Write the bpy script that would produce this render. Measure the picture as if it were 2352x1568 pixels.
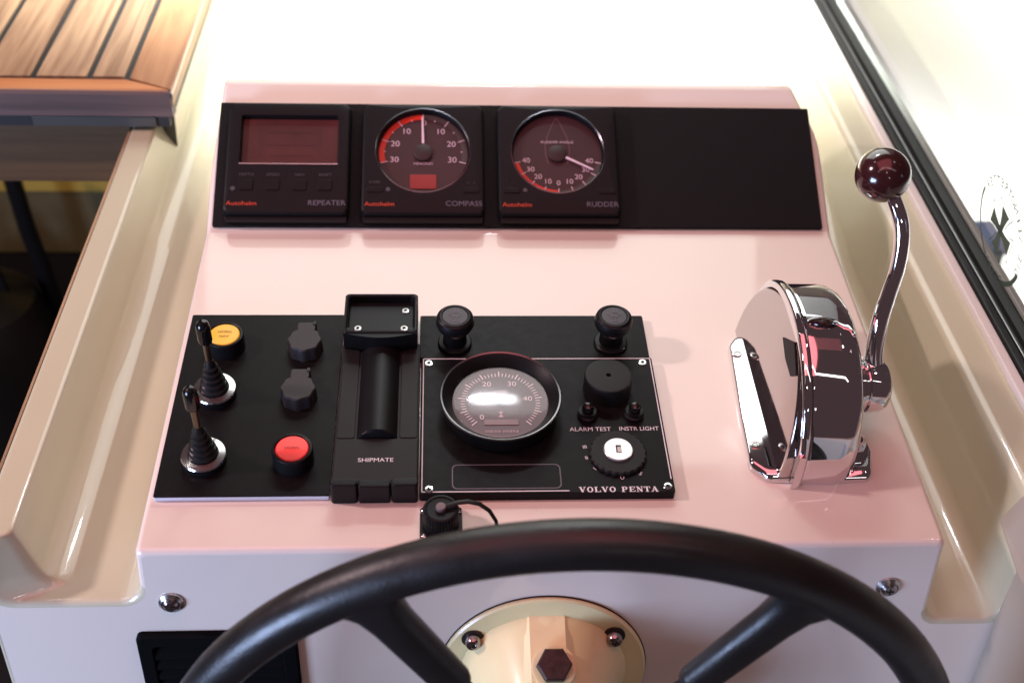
import bpy, bmesh, math, random
from mathutils import Vector, Matrix, Euler
R = math.radians
PI = math.pi
random.seed(4)
for o in list(bpy.data.objects): bpy.data.objects.remove(o)
scene = bpy.context.scene
COL = scene.collection

# ------------------------------------------------------------------ camera, world, lamps, exposure
cam_d = bpy.data.cameras.new('camera'); cam = bpy.data.objects.new('camera', cam_d); COL.objects.link(cam)
cam_d.sensor_width = 36.0; cam_d.lens = 36.0 * 2700 / 2352; cam_d.clip_start = 0.02; cam_d.clip_end = 50
cam_d.dof.use_dof = True; cam_d.dof.focus_distance = 0.90; cam_d.dof.aperture_fstop = 5.2
def camera_axes():
    Y = Vector((-165, 2327, -2700)).normalized()
    X = Vector((1, .00157, -.0598)).normalized(); X = (X - Y * X.dot(Y)).normalized()
    Z = X.cross(Y)
    return Matrix((X, Y, Z))
cm = camera_axes().to_4x4(); cm.translation = Vector((.01828, -.57184, .64263)); cam.matrix_world = cm
scene.camera = cam

w = bpy.data.worlds.new('World'); scene.world = w; w.use_nodes = True
bg = w.node_tree.nodes['Background']; bg.inputs['Color'].default_value = (.60, .36, .39, 1); bg.inputs['Strength'].default_value = .11

def lamp(name, loc, target, sx, sy, power, color, spread=180):
    l = bpy.data.lights.new(name, 'AREA'); l.shape = 'RECTANGLE'; l.size = sx; l.size_y = sy; l.energy = power; l.color = color; l.spread = R(spread)
    o = bpy.data.objects.new(name, l); COL.objects.link(o); o.location = loc
    o.rotation_euler = (Vector(target) - Vector(loc)).to_track_quat('-Z', 'Y').to_euler()
    return o
lamp('ceiling_lamp', (.05, -.22, 1.5), (.05, -.15, 0), 1.3, 1.15, 8.2, (1, .22, .25))
lamp('side_lamp', (-1.25, .15, 1.02), (.1, .1, 0), .10, .10, 14.5, (1, .74, .76))
lamp('windscreen_light', (.10, 1.18, .80), (.1, .5, .10), 1.05, .92, 8.6, (.95, 1, .95))
lamp('shelf_fill', (.12, 1.02, .80), (.12, .98, 0), 1.0, .14, 22, (1, 1, .95), 60)  # added lamp with no source of its own, brightens the shelf to white
lamp('strip_lamp', (.085, .80, .90), (.06, .1, 0), .20, .055, 1.5, (.93, .93, 1)).data.shape = 'ELLIPSE'
lamp('cabin_lamp', (-1.45, -1.15, .0), (.1, -.05, -.1), .8, .6, 44, (.50, .64, 1))
for x_ in (-.55, .75): lamp('streak_light', (x_, -.75, 1.5), (x_ * .8, -.7, 0), .06, 1.3, 1.0, (1, .95, .93))  # added pair, there only to put white streaks on the chrome
for p_ in ((.15, -1.2, 1.4), (1.1, .1, 1.7), (-.8, .6, 1.6), (.5, -1.5, .8)):
    lamp('spot_lamp', p_, (.2, .1, .05), .07, .07, .4, (1, .95, .92)).data.shape = 'DISK'
lamp('hall_lamp', (1.6, 1.6, .6), (1.6, 1.6, -.4), .9, 3.0, 21, (1, 1, .97), 60)

scene.view_settings.view_transform = 'Standard'; scene.view_settings.look = 'None'
scene.view_settings.exposure = 0.0; scene.view_settings.gamma = 1.0; scene.view_settings.use_curve_mapping = False
scene.render.engine = 'CYCLES'

# ------------------------------------------------------------------ materials
def mat(name, color, rough=.5, metal=0., coat=0., coat_rough=.05, var=0., vscale=30., bump=0., bscale=200., spec=.5, emit=None, es=0., rvar=0., stretch=(1, 1, 1)):
    m = bpy.data.materials.new(name); m.use_nodes = True
    nt = m.node_tree; b = nt.nodes['Principled BSDF']
    b.inputs['Base Color'].default_value = (*color, 1); b.inputs['Roughness'].default_value = rough; b.inputs['Metallic'].default_value = metal
    b.inputs['Coat Weight'].default_value = coat; b.inputs['Coat Roughness'].default_value = coat_rough
    b.inputs['Specular IOR Level'].default_value = spec
    if emit: b.inputs['Emission Color'].default_value = (*emit, 1); b.inputs['Emission Strength'].default_value = es
    if var or bump or rvar:
        tc = nt.nodes.new('ShaderNodeTexCoord'); mp = nt.nodes.new('ShaderNodeMapping'); mp.inputs['Scale'].default_value = stretch
        nt.links.new(tc.outputs['Object'], mp.inputs['Vector'])
    if var or rvar:
        n = nt.nodes.new('ShaderNodeTexNoise'); n.inputs['Scale'].default_value = vscale; n.inputs['Detail'].default_value = 6
        nt.links.new(mp.outputs['Vector'], n.inputs['Vector'])
    if var:
        cr = nt.nodes.new('ShaderNodeValToRGB')
        cr.color_ramp.elements[0].position = .3; cr.color_ramp.elements[1].position = .7
        cr.color_ramp.elements[0].color = (*[c * (1 - var) for c in color], 1); cr.color_ramp.elements[1].color = (*[min(1, c * (1 + var)) for c in color], 1)
        nt.links.new(n.outputs['Fac'], cr.inputs['Fac']); nt.links.new(cr.outputs['Color'], b.inputs['Base Color'])
    if rvar:
        mr = nt.nodes.new('ShaderNodeMapRange'); mr.inputs['To Min'].default_value = max(0, rough - rvar); mr.inputs['To Max'].default_value = rough + rvar
        mr.inputs['From Min'].default_value = .3; mr.inputs['From Max'].default_value = .7
        nt.links.new(n.outputs['Fac'], mr.inputs['Value']); nt.links.new(mr.outputs['Result'], b.inputs['Roughness'])
    if bump:
        n2 = nt.nodes.new('ShaderNodeTexNoise'); n2.inputs['Scale'].default_value = bscale; n2.inputs['Detail'].default_value = 3
        nt.links.new(mp.outputs['Vector'], n2.inputs['Vector'])
        bp = nt.nodes.new('ShaderNodeBump'); bp.inputs['Strength'].default_value = bump; bp.inputs['Distance'].default_value = .001
        nt.links.new(n2.outputs['Fac'], bp.inputs['Height']); nt.links.new(bp.outputs['Normal'], b.inputs['Normal'])
    return m

def wood(name, c1, c2, axis='Y', rough=.5, scale=1.0, coat=0):
    m = bpy.data.materials.new(name); m.use_nodes = True; nt = m.node_tree; b = nt.nodes['Principled BSDF']
    tc = nt.nodes.new('ShaderNodeTexCoord'); oi = nt.nodes.new('ShaderNodeObjectInfo')
    ad = nt.nodes.new('ShaderNodeVectorMath'); ad.operation = 'ADD'
    sc = nt.nodes.new('ShaderNodeVectorMath'); sc.operation = 'SCALE'; sc.inputs['Scale'].default_value = 7.3
    cb = nt.nodes.new('ShaderNodeCombineXYZ')
    for k in range(3): nt.links.new(oi.outputs['Random'], cb.inputs[k])
    nt.links.new(cb.outputs[0], sc.inputs[0]); nt.links.new(tc.outputs['Object'], ad.inputs[0]); nt.links.new(sc.outputs[0], ad.inputs[1])
    mp = nt.nodes.new('ShaderNodeMapping')
    s = [70 * scale, 70 * scale, 70 * scale]; s['XYZ'.index(axis)] = 4 * scale; mp.inputs['Scale'].default_value = s
    nt.links.new(ad.outputs[0], mp.inputs['Vector'])
    n = nt.nodes.new('ShaderNodeTexNoise'); n.inputs['Scale'].default_value = 1; n.inputs['Detail'].default_value = 5; n.inputs['Distortion'].default_value = .6
    nt.links.new(mp.outputs[0], n.inputs['Vector'])
    cr = nt.nodes.new('ShaderNodeValToRGB'); e = cr.color_ramp.elements
    e[0].position = .32; e[0].color = (*c1, 1); e[1].position = .62; e[1].color = (*c2, 1)
    nt.links.new(n.outputs['Fac'], cr.inputs['Fac'])
    hs = nt.nodes.new('ShaderNodeHueSaturation'); mr = nt.nodes.new('ShaderNodeMapRange'); mr.inputs['To Min'].default_value = .82; mr.inputs['To Max'].default_value = 1.15
    nt.links.new(oi.outputs['Random'], mr.inputs['Value']); nt.links.new(mr.outputs[0], hs.inputs['Value']); nt.links.new(cr.outputs[0], hs.inputs['Color'])
    nt.links.new(hs.outputs[0], b.inputs['Base Color']); b.inputs['Roughness'].default_value = rough; b.inputs['Coat Weight'].default_value = coat
    bp = nt.nodes.new('ShaderNodeBump'); bp.inputs['Strength'].default_value = .15; bp.inputs['Distance'].default_value = .0008
    nt.links.new(n.outputs['Fac'], bp.inputs['Height']); nt.links.new(bp.outputs['Normal'], b.inputs['Normal'])
    return m

def thin_glass(name, tint=(1, 1, 1), rough=.02, ior=1.5):
    m = bpy.data.materials.new(name); m.use_nodes = True; nt = m.node_tree; nt.nodes.clear()
    o = nt.nodes.new('ShaderNodeOutputMaterial'); mx = nt.nodes.new('ShaderNodeMixShader'); t = nt.nodes.new('ShaderNodeBsdfTransparent'); g = nt.nodes.new('ShaderNodeBsdfGlossy')
    f = nt.nodes.new('ShaderNodeFresnel'); ge = nt.nodes.new('ShaderNodeNewGeometry'); mr = nt.nodes.new('ShaderNodeMapRange')
    mr.inputs['To Min'].default_value = ior; mr.inputs['To Max'].default_value = 1 / ior       # the same pane from either side
    nt.links.new(ge.outputs['Backfacing'], mr.inputs['Value']); nt.links.new(mr.outputs[0], f.inputs['IOR'])
    t.inputs['Color'].default_value = (*tint, 1); g.inputs['Roughness'].default_value = rough
    nt.links.new(f.outputs[0], mx.inputs[0]); nt.links.new(t.outputs[0], mx.inputs[1]); nt.links.new(g.outputs[0], mx.inputs[2]); nt.links.new(mx.outputs[0], o.inputs[0])
    return m

def gelcoat(name='gelcoat', col=(.80, .715, .62)):
    m = mat(name, col, .42, coat=1.0, coat_rough=.03, var=.02, vscale=7, bump=.02, bscale=14)
    nt = m.node_tree; b = nt.nodes['Principled BSDF']; tc = nt.nodes.new('ShaderNodeTexCoord')
    # fine wiping haze and specks in the clear top layer
    n = nt.nodes.new('ShaderNodeTexNoise'); n.inputs['Scale'].default_value = 22; n.inputs['Detail'].default_value = 9; n.inputs['Roughness'].default_value = .7
    mr = nt.nodes.new('ShaderNodeMapRange'); mr.inputs['From Min'].default_value = .35; mr.inputs['From Max'].default_value = .75; mr.inputs['To Min'].default_value = .015; mr.inputs['To Max'].default_value = .12
    nt.links.new(tc.outputs['Object'], n.inputs['Vector']); nt.links.new(n.outputs['Fac'], mr.inputs['Value']); nt.links.new(mr.outputs[0], b.inputs['Coat Roughness'])
    v = nt.nodes.new('ShaderNodeTexVoronoi'); v.inputs['Scale'].default_value = 75; cr = nt.nodes.new('ShaderNodeValToRGB')
    cr.color_ramp.elements[0].position = .018; cr.color_ramp.elements[0].color = (.35, .35, .35, 1); cr.color_ramp.elements[1].position = .035; cr.color_ramp.elements[1].color = (1, 1, 1, 1)
    n3 = nt.nodes.new('ShaderNodeTexNoise'); n3.inputs['Scale'].default_value = 9
    th = nt.nodes.new('ShaderNodeMath'); th.operation = 'GREATER_THAN'; th.inputs[1].default_value = .56
    mx = nt.nodes.new('ShaderNodeMix'); mx.data_type = 'RGBA'; mx.blend_type = 'MULTIPLY'
    src = b.inputs['Base Color'].links[0].from_socket
    nt.links.new(tc.outputs['Object'], v.inputs['Vector']); nt.links.new(tc.outputs['Object'], n3.inputs['Vector'])
    nt.links.new(v.outputs['Distance'], cr.inputs['Fac']); nt.links.new(n3.outputs['Fac'], th.inputs[0]); nt.links.new(th.outputs[0], mx.inputs[0])
    nt.links.new(src, mx.inputs[6]); nt.links.new(cr.outputs[0], mx.inputs[7]); nt.links.new(mx.outputs[2], b.inputs['Base Color'])
    return m
M = {}
M['gel'] = gelcoat()
M['liner'] = gelcoat('shaded_gelcoat', (.545, .53, .375))  # console gelcoat darkened to beige, trough shade put into its colour
M['lining'] = mat('lining', (.36, .32, .255), .45, coat=.3, coat_rough=.15, var=.05, vscale=12)
M['plate'] = mat('black_laminate', (.0065, .006, .0065), .44, var=.15, vscale=160, bump=.05, bscale=900, rvar=.04, spec=.11)
M['plate2'] = mat('black_plate', (.008, .0075, .008), .6, bump=.04, bscale=700, spec=.12)
M['plastic'] = mat('black_plastic', (.007, .0067, .0075), .40, bump=.05, bscale=900, spec=.16)
M['softplastic'] = mat('black_soft_plastic', (.011, .0105, .011), .55, bump=.08, bscale=700, spec=.25)
M['gloss'] = mat('black_gloss', (.006, .006, .006), .12)
M['rubber'] = mat('black_rubber', (.007, .007, .0075), .42, bump=.05, bscale=300, spec=.25)
M['cap'] = mat('grey_cap', (.024, .022, .024), .6, bump=.1, bscale=500)
M['leather'] = mat('wheel_foam', (.010, .0095, .009), .40, bump=.24, bscale=430, rvar=.10, vscale=28)
M['alu'] = mat('aluminium', (.62, .62, .66), .3, 1)
M['chrome'] = mat('chrome', (.80, .80, .82), .035, 1, bump=.01, bscale=30)
M['satin'] = mat('satin_chrome', (.72, .70, .70), .16, 1)
M['steel'] = mat('steel', (.5, .48, .47), .25, 1, var=.1, vscale=300)
M['brass'] = mat('brass', (.22, .17, .12), .35, 1)
M['darkhole'] = mat('dark_hole', (.004, .004, .004), .7)
M['white'] = mat('white_print', (.80, .74, .78), .5)
M['grey'] = mat('grey_print', (.12, .10, .13), .5)
M['dimprint'] = mat('dim_print', (.05, .042, .055), .5)
M['pinkprint'] = mat('dial_print', (.66, .48, .54), .5)
M['redprint'] = mat('red_print', (.60, .05, .015), .5)
M['redband'] = mat('red_band', (.75, .035, .012), .45)
M['greyband'] = mat('grey_band', (.055, .045, .04), .5)
M['screen'] = mat('red_display', (.066, .011, .010), .45, var=.35, vscale=22)
M['lcd'] = mat('red_lcd', (.30, .035, .03), .4)
M['dial'] = mat('red_dial', (.036, .011, .013), .5, var=.12, vscale=60)
M['tachdial'] = mat('tacho_dial', (.15, .135, .145), .5)
M['yellowbtn'] = mat('yellow_button', (.88, .56, .01), .3, coat=.3)
M['redbtn'] = mat('red_button', (.90, .022, .015), .3, coat=.3)
M['maroon'] = mat('maroon_ball', (.035, .008, .008), .16, coat=.6, coat_rough=.08)
M['cream'] = mat('cream_paint', (.84, .74, .40), .35, coat=.3, coat_rough=.15, var=.06, vscale=25)
M['creampanel'] = mat('cream_panel', (.82, .76, .62), .4)
M['bolt'] = mat('dark_bolt', (.05, .035, .032), .45, .6, var=.3, vscale=200)
M['nutsteel'] = mat('bolt_steel', (.35, .32, .32), .22, 1)
M['teak'] = wood('teak', (.17, .092, .045), (.40, .27, .155), 'Y', .6)
M['teakb'] = wood('teak_border', (.25, .115, .048), (.40, .22, .10), 'Y', .5)
M['teakx'] = wood('teak_cross', (.36, .12, .035), (.52, .24, .09), 'X', .5)
M['teakend'] = wood('teak_front', (.055, .036, .032), (.12, .078, .070), 'X', .6)  # darker teak for the hatch's front edge
M['darkwood'] = wood('dark_wood', (.055, .026, .007), (.095, .050, .015), 'X', .5)
M['caulk'] = mat('black_caulk', (.012, .013, .014), .6)
M['trim'] = mat('white_trim', (.74, .70, .66), .35)
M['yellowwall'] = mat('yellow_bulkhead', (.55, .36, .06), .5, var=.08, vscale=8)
M['dark'] = mat('well_shade', (.012, .010, .008), .9)  # near-black colour puts the companionway's shade into its surfaces
M['glass'] = thin_glass('window_glass', (.98, 1, .985))
M['lens'] = thin_glass('lens_glass', (.97, .95, .95), .03)
M['antiglare'] = thin_glass('antiglare_lens', (.97, .95, .95), .15, 1.09)
M['tachlens'] = thin_glass('tacho_lens', (.97, .95, .95), .085, 1.5)
M['tachprint'] = mat('tacho_print', (.85, .78, .80), .5)
M['paleedge'] = mat('pale_edge', (.62, .62, .68), .35)
M['ventblack'] = mat('vent_black', (.0035, .0035, .004), .75, spec=.05)
M['green'] = mat('green_print', (.055, .10, .075), .5)
M['deck'] = mat('white_deck', (.86, .87, .85), .5)
M['outgrey'] = mat('outside_grey', (.10, .12, .11), .6)
M['outblue'] = mat('outside_blue', (.04, .05, .09), .5)

# ------------------------------------------------------------------ mesh helpers
class MB:
    def __init__(s): s.v = []; s.f = []
    def add(s, vs, fs):
        n = len(s.v); s.v += [tuple(p) for p in vs]; s.f += [tuple(i + n for i in f) for f in fs]; return s
    def loops(s, loops, cap0=True, cap1=True):
        n = len(loops[0]); vs = [p for l in loops for p in l]; fs = []
        for k in range(len(loops) - 1):
            for i in range(n):
                j = (i + 1) % n
                fs.append((k * n + i, k * n + j, (k + 1) * n + j, (k + 1) * n + i))
        if cap0: fs.append(tuple(reversed(range(n))))
        if cap1: fs.append(tuple(range((len(loops) - 1) * n, len(loops) * n)))
        return s.add(vs, fs)
    def lathe(s, prof, c=(0, 0, 0), n=48, axis='Z', cap0=True, cap1=True):
        L = []
        for r, z in prof:
            l = []
            for i in range(n):
                a = 2 * PI * i / n; p = (r * math.cos(a), r * math.sin(a), z)
                if axis == 'Y': p = (p[0], -p[2], p[1])      # axis towards -Y
                if axis == 'X': p = (p[2], p[0], p[1])
                l.append((p[0] + c[0], p[1] + c[1], p[2] + c[2]))
            L.append(l)
        return s.loops(L, cap0, cap1)
    def tube(s, pts, rad, n=16, cap=True, flat=None):
        pts = [Vector(p) for p in pts]; L = []; prev = None
        for i, p in enumerate(pts):
            t = (pts[min(i + 1, len(pts) - 1)] - pts[max(i - 1, 0)]).normalized()
            if prev is None:
                u = t.cross(Vector((0, 0, 1)));
                if u.length < .05: u = t.cross(Vector((0, 1, 0)))
                u.normalize()
            else: u = (prev - t * prev.dot(t)).normalized()
            prev = u; v = t.cross(u); r = rad[i] if isinstance(rad, (list, tuple)) else rad
            L.append([tuple(p + u * r * math.cos(2 * PI * k / n) + v * r * (flat or 1) * math.sin(2 * PI * k / n)) for k in range(n)])
        return s.loops(L, cap, cap)
    def box(s, a, b):
        x0, y0, z0 = a; x1, y1, z1 = b
        return s.add([(x0, y0, z0), (x1, y0, z0), (x1, y1, z0), (x0, y1, z0), (x0, y0, z1), (x1, y0, z1), (x1, y1, z1), (x0, y1, z1)],
                     [(3, 2, 1, 0), (4, 5, 6, 7), (0, 1, 5, 4), (1, 2, 6, 5), (2, 3, 7, 6), (3, 0, 4, 7)])
    def rbox(s, x0, x1, y0, y1, z0, z1, r=.002, b=.001):
        return s.loops([rr(x0, x1, y0, y1, r, z0), rr(x0, x1, y0, y1, r, z1 - b), rr(x0 + b * .3, x1 - b * .3, y0 + b * .3, y1 - b * .3, r, z1 - b * .3), rr(x0 + b, x1 - b, y0 + b, y1 - b, r, z1)])
    def prism(s, poly, z0, z1):
        n = len(poly)
        return s.add([(x, y, z0) for x, y in poly] + [(x, y, z1) for x, y in poly],
                     [tuple(reversed(range(n))), tuple(range(n, 2 * n))] + [(i, (i + 1) % n, n + (i + 1) % n, n + i) for i in range(n)])
    def flatpoly(s, poly, z): return s.add([(x, y, z) for x, y in poly], [tuple(range(len(poly)))])
    def arc(s, r0, r1, a0, a1, z, c=(0, 0), n=None):
        n = n or max(2, int(abs(a1 - a0) / 4))
        vs = []
        for i in range(n + 1):
            a = R(a0 + (a1 - a0) * i / n)
            vs += [(c[0] + r0 * math.cos(a), c[1] + r0 * math.sin(a), z), (c[0] + r1 * math.cos(a), c[1] + r1 * math.sin(a), z)]
        return s.add(vs, [(2 * i, 2 * i + 1, 2 * i + 3, 2 * i + 2) for i in range(n)])
    def line(s, p, q, wd, z):
        p = Vector(p); q = Vector(q); d = (q - p).normalized(); nn = Vector((-d.y, d.x)) * wd / 2
        return s.flatpoly([tuple(p - nn), tuple(q - nn), tuple(q + nn), tuple(p + nn)], z)
    def xf(s, m): s.v = [tuple(m @ Vector(p)) for p in s.v]; return s
    def build(s, name, material, parent=None, smooth=True, wn=True, angle=35):
        me = bpy.data.meshes.new(name); me.from_pydata(s.v, [], s.f); me.update()
        bm = bmesh.new(); bm.from_mesh(me); bmesh.ops.recalc_face_normals(bm, faces=bm.faces) if len(s.f) > 1 else None
        bm.to_mesh(me); bm.free()
        me.materials.append(M[material] if isinstance(material, str) else material)
        o = bpy.data.objects.new(name, me); COL.objects.link(o)
        if smooth:
            for p in me.polygons: p.use_smooth = True
            try: me.set_sharp_from_angle(angle=R(angle))
            except Exception: pass
        if wn and smooth and len(s.f) > 8:
            md = o.modifiers.new('wn', 'WEIGHTED_NORMAL'); md.keep_sharp = True
        if parent: o.parent = parent
        return o
def rr(x0, x1, y0, y1, r, z, n=6):
    """rounded rectangle loop, 4*(n+1) points"""
    P = []; r = min(r, (x1 - x0) / 2 - 1e-5, (y1 - y0) / 2 - 1e-5)
    for k, (cx, cy) in enumerate(((x1 - r, y1 - r), (x0 + r, y1 - r), (x0 + r, y0 + r), (x1 - r, y0 + r))):
        for i in range(n + 1):
            a = PI / 2 * (k + i / n); P.append((cx + r * math.cos(a), cy + r * math.sin(a), z))
    return P
def circ(cx, cy, r, z, n=6):
    P = []
    for k in range(4):
        for i in range(n + 1):
            a = PI / 2 * (k + (i + .5) / (n + 1)); P.append((cx + r * math.cos(a), cy + r * math.sin(a), z))
    return P
def empty(name, mw):
    o = bpy.data.objects.new(name, None); COL.objects.link(o); o.matrix_world = mw; o.empty_display_size = .02; return o
def tag(o, label=None, cat=None, group=None, kind=None):
    if label: o['label'] = label
    if cat: o['category'] = cat
    if group: o['group'] = group
    if kind: o['kind'] = kind
    return o
def T(x, y=0, z=0): return Matrix.Translation((x, y, z))
PLATE = Matrix.Rotation(R(3.5), 4, 'X')
UPPER = T(0, .305, .0187) @ Matrix.Rotation(R(29), 4, 'X')

def text_mesh(items):
    """items: (string, size, x, y, z, rot, xscale, align) -> MB of flat print"""
    mb = MB()
    for (st, size, x, y, z, rot, xs, al) in items:
        cu = bpy.data.curves.new('t', 'FONT'); cu.body = st; cu.size = size; cu.align_x = al; cu.align_y = 'CENTER'; cu.resolution_u = 3
        ob = bpy.data.objects.new('t', cu); COL.objects.link(ob)
        dg = bpy.context.evaluated_depsgraph_get(); me = bpy.data.meshes.new_from_object(ob.evaluated_get(dg))
        m = T(x, y, z) @ Matrix.Rotation(rot, 4, 'Z') @ Matrix.Diagonal((xs, 1, 1, 1))
        mb.add([tuple(m @ v.co) for v in me.vertices], [tuple(p.vertices) for p in me.polygons])
        bpy.data.objects.remove(ob); bpy.data.curves.remove(cu); bpy.data.meshes.remove(me)
    return mb
def lettering(items, material, parent, name='lettering', m=None):
    mb = text_mesh(items)
    if m is not None: mb.xf(m)
    return mb.build(name, material, parent, smooth=False, wn=False)

def serif_text(st, x, y, h, wd, z):
    """wide slab-serif capitals drawn as polygons: thick and thin strokes with serifs"""
    mb = MB(); tk = wd * .26; tn = wd * .10; sh = h * .10
    def st_(p, q, t): mb.line((ox + p[0] * wd, y + p[1] * h), (ox + q[0] * wd, y + q[1] * h), t, z)
    def ser(cx, cy, l=.42): mb.line((ox + (cx - l / 2) * wd, y + cy * h), (ox + (cx + l / 2) * wd, y + cy * h), sh, z)
    ox = x
    for ch in st:
        if ch == 'V': st_((.16, 1), (.5, 0), tk); st_((.84, 1), (.5, 0), tn); ser(.16, .97); ser(.84, .97, .34)
        if ch == 'O':
            n = 24
            for i in range(n):
                a0 = 2 * PI * i / n; a1 = 2 * PI * (i + 1) / n
                q = lambda a, k: (ox + wd * (.5 + (.47 if k else .24) * math.cos(a)), y + h * (.5 + (.52 if k else .40) * math.sin(a)))
                mb.flatpoly([q(a0, 1), q(a1, 1), q(a1, 0), q(a0, 0)], z)
        if ch == 'L': st_((.26, 0), (.26, 1), tk); ser(.26, .97, .5); st_((.05, .05), (.95, .05), sh); st_((.92, .0), (.92, .34), tn)
        if ch == 'P':
            st_((.26, 0), (.26, 1), tk); ser(.26, .03, .5); st_((.05, .95), (.7, .95), sh); st_((.3, .46), (.7, .46), sh)
            mb.arc(wd * .10, wd * .30, -90, 90, z, (ox + wd * .62, y + h * .71), 8)
        if ch == 'E': st_((.26, 0), (.26, 1), tk); st_((.05, .95), (.93, .95), sh); st_((.05, .05), (.95, .05), sh); st_((.3, .5), (.68, .5), sh); st_((.9, .7), (.9, 1), tn); st_((.92, 0), (.92, .32), tn); st_((.68, .36), (.68, .64), tn)
        if ch == 'N': st_((.2, 0), (.2, 1), tn); st_((.18, .98), (.84, .02), tk); st_((.84, 0), (.84, 1), tn); ser(.2, .03, .36); ser(.84, .97, .36); ser(.14, .97, .3)
        if ch == 'T': st_((.5, 0), (.5, 1), tk); ser(.5, .03, .5); st_((.04, .95), (.96, .95), sh); st_((.07, .66), (.07, 1), tn); st_((.93, .66), (.93, 1), tn)
        if ch == 'A': st_((.16, 0), (.5, 1), tn); st_((.86, 0), (.5, 1), tk); st_((.26, .3), (.74, .3), sh); ser(.14, .03, .34); ser(.86, .03, .44)
        ox += wd * (1.14 if ch != ' ' else .7)
    return mb

def fillet(poly, rads, n=6):
    """poly of 2-D corners -> points with each inner corner rounded by n+1 points"""
    out = [Vector(poly[0])]
    for i in range(1, len(poly) - 1):
        a, p, b = Vector(poly[i - 1]), Vector(poly[i]), Vector(poly[i + 1])
        d0 = a - p; d1 = b - p; l0, l1 = d0.length, d1.length
        if l0 < 1e-6 or l1 < 1e-6: out += [p.copy() for _ in range(n + 1)]; continue
        d0 /= l0; d1 /= l1
        ang = math.acos(max(-1, min(1, d0.dot(d1)))); half = ang / 2
        t = min(rads[i] / max(math.tan(half), 1e-4), .46 * l0, .46 * l1)
        t = max(t, 2e-5)
        p0 = p + d0 * t; p1 = p + d1 * t
        if ang > PI - .002: out += [p0.lerp(p1, k / n) for k in range(n + 1)]; continue
        r = t * math.tan(half); c = p + (d0 + d1).normalized() * (r / math.sin(half))
        v0 = p0 - c; v1 = p1 - c; tot = math.acos(max(-1, min(1, v0.normalized().dot(v1.normalized()))))
        sg = 1 if v0.x * v1.y - v0.y * v1.x > 0 else -1
        for k in range(n + 1):
            a_ = sg * tot * k / n; out.append(c + Vector((v0.x * math.cos(a_) - v0.y * math.sin(a_), v0.x * math.sin(a_) + v0.y * math.cos(a_))))
    out.append(Vector(poly[-1])); return out
def smooth01(t): t = max(0, min(1, t)); return t * t * (3 - 2 * t)

# ------------------------------------------------------------------ the moulded dashboard (setting)
LEAN = math.tan(R(6))
u29 = Vector((math.cos(R(29)), math.sin(R(29))))
prof = fillet([(-.0425, -.0026), (.305, .0187), (.305 + .163 * u29.x, .0187 + .163 * u29.y), (.505, .02), (.53, -.052), (1.6, -.052)], [0, .022, .011, .02, .02, 0], 8)
def dash_section(y, zt, inset=0.):
    zc = .0; e_ = smooth01((-.024 - y) / .018); xin = -.279 - .0235 * e_; xft = -.263 - .0360 * e_
    xl = -.193 + .006 * smooth01((y - .34) / .12); xr = .379 - .020 * smooth01((y - .375) / .075) ** 1.5
    zl = -.052; zr = -.084 + .03 * smooth01((y - .35) / .2)
    zt = max(zt, zl + .0005); zc = max(zc, zl + .0005)
    i = inset
    poly = [(-.3037 + i, -.32), (-.3037 + i, zc - i), (xin - i, zc - i), (xft - i, zl - i), (xl - .002 + i, zl - i), (xl + i, zt - i), (xr - i, zt - i), (xr + .003 - i, zr - i),
            (.4385 + i, zr - i), (.453 + i, .0 - i), (.484, .002 - i), (.520, .002 - i)]
    return fillet(poly, [0, .004, .005, .022, .018, .0042, .0042, .014, .016, .009, .004, 0], 6)
rings = []; rad = .004
for k in range(5):                                   # rounded front edge
    a = PI / 2 * k / 4
    ins = rad * (1 - math.sin(a)); yy = -.0425 + rad * (1 - math.cos(a))
    rings.append((yy, ins))
ys = [p.x for p in prof]; zs = [p.y for p in prof]
def ztop(y):
    for i in range(len(ys) - 1):
        if ys[i] <= y <= ys[i + 1]: return zs[i] + (zs[i + 1] - zs[i]) * (y - ys[i]) / max(1e-9, ys[i + 1] - ys[i])
    return zs[0] if y < ys[0] else zs[-1]
extra = [-.034, -.030, -.026, -.022, -.018, -.012, 0, .03, .06, .1, .15, .2, .25, .29] + [.32 + .01 * k for k in range(13)] + [.6, .8, 1.1]
all_y = sorted(set([round(v, 5) for v in ys[1:] + extra]))
L = []
for yy, ins in rings: L.append((yy, dash_section(yy, ztop(yy), ins)))
for yy in all_y:
    if yy > -.038: L.append((yy, dash_section(yy, ztop(yy))))
ns = len(L[0][1])
def dash_mesh(name, i0, i1, m):
    n = i1 - i0; vs = []; fs = []
    for yy, sec in L:
        wgt = 1 - smooth01((yy + .04) / .10)
        vs += [(p.x, yy + p.y * LEAN * wgt, p.y) for p in sec[i0:i1]]
    for k in range(len(L) - 1):
        fs += [(k * n + i, (k + 1) * n + i, (k + 1) * n + i + 1, k * n + i + 1) for i in range(n - 1)]
    return tag(MB().add(vs, fs).build(name, m, angle=60), kind='structure')
# section points: 1 + 7 per rounded corner; the raised console runs between the two inner trough corners
IA, IB = 1 + 7 * 3 + 6, 1 + 7 * 6 + 0
dash = dash_mesh('dashboard', IA, IB + 1, 'gel')
liner = dash_mesh('side_moulding', 0, IA + 1, 'liner')
dash_mesh('side_moulding', IB, ns, 'liner')
# vertical front face below the rounded edge
fr = [(p.x, -.0425 + p.y * LEAN, p.y) for p in L[0][1] if p.x < .452]
fr2 = [(fr[-1][0], -.0425 - .32 * LEAN, -.32), (fr[0][0], -.0425 - .32 * LEAN, -.32)]
ff = MB().add(fr + fr2, [tuple(range(len(fr) + 2))]).build('front_face', 'gel', dash, smooth=False, wn=False)
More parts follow.
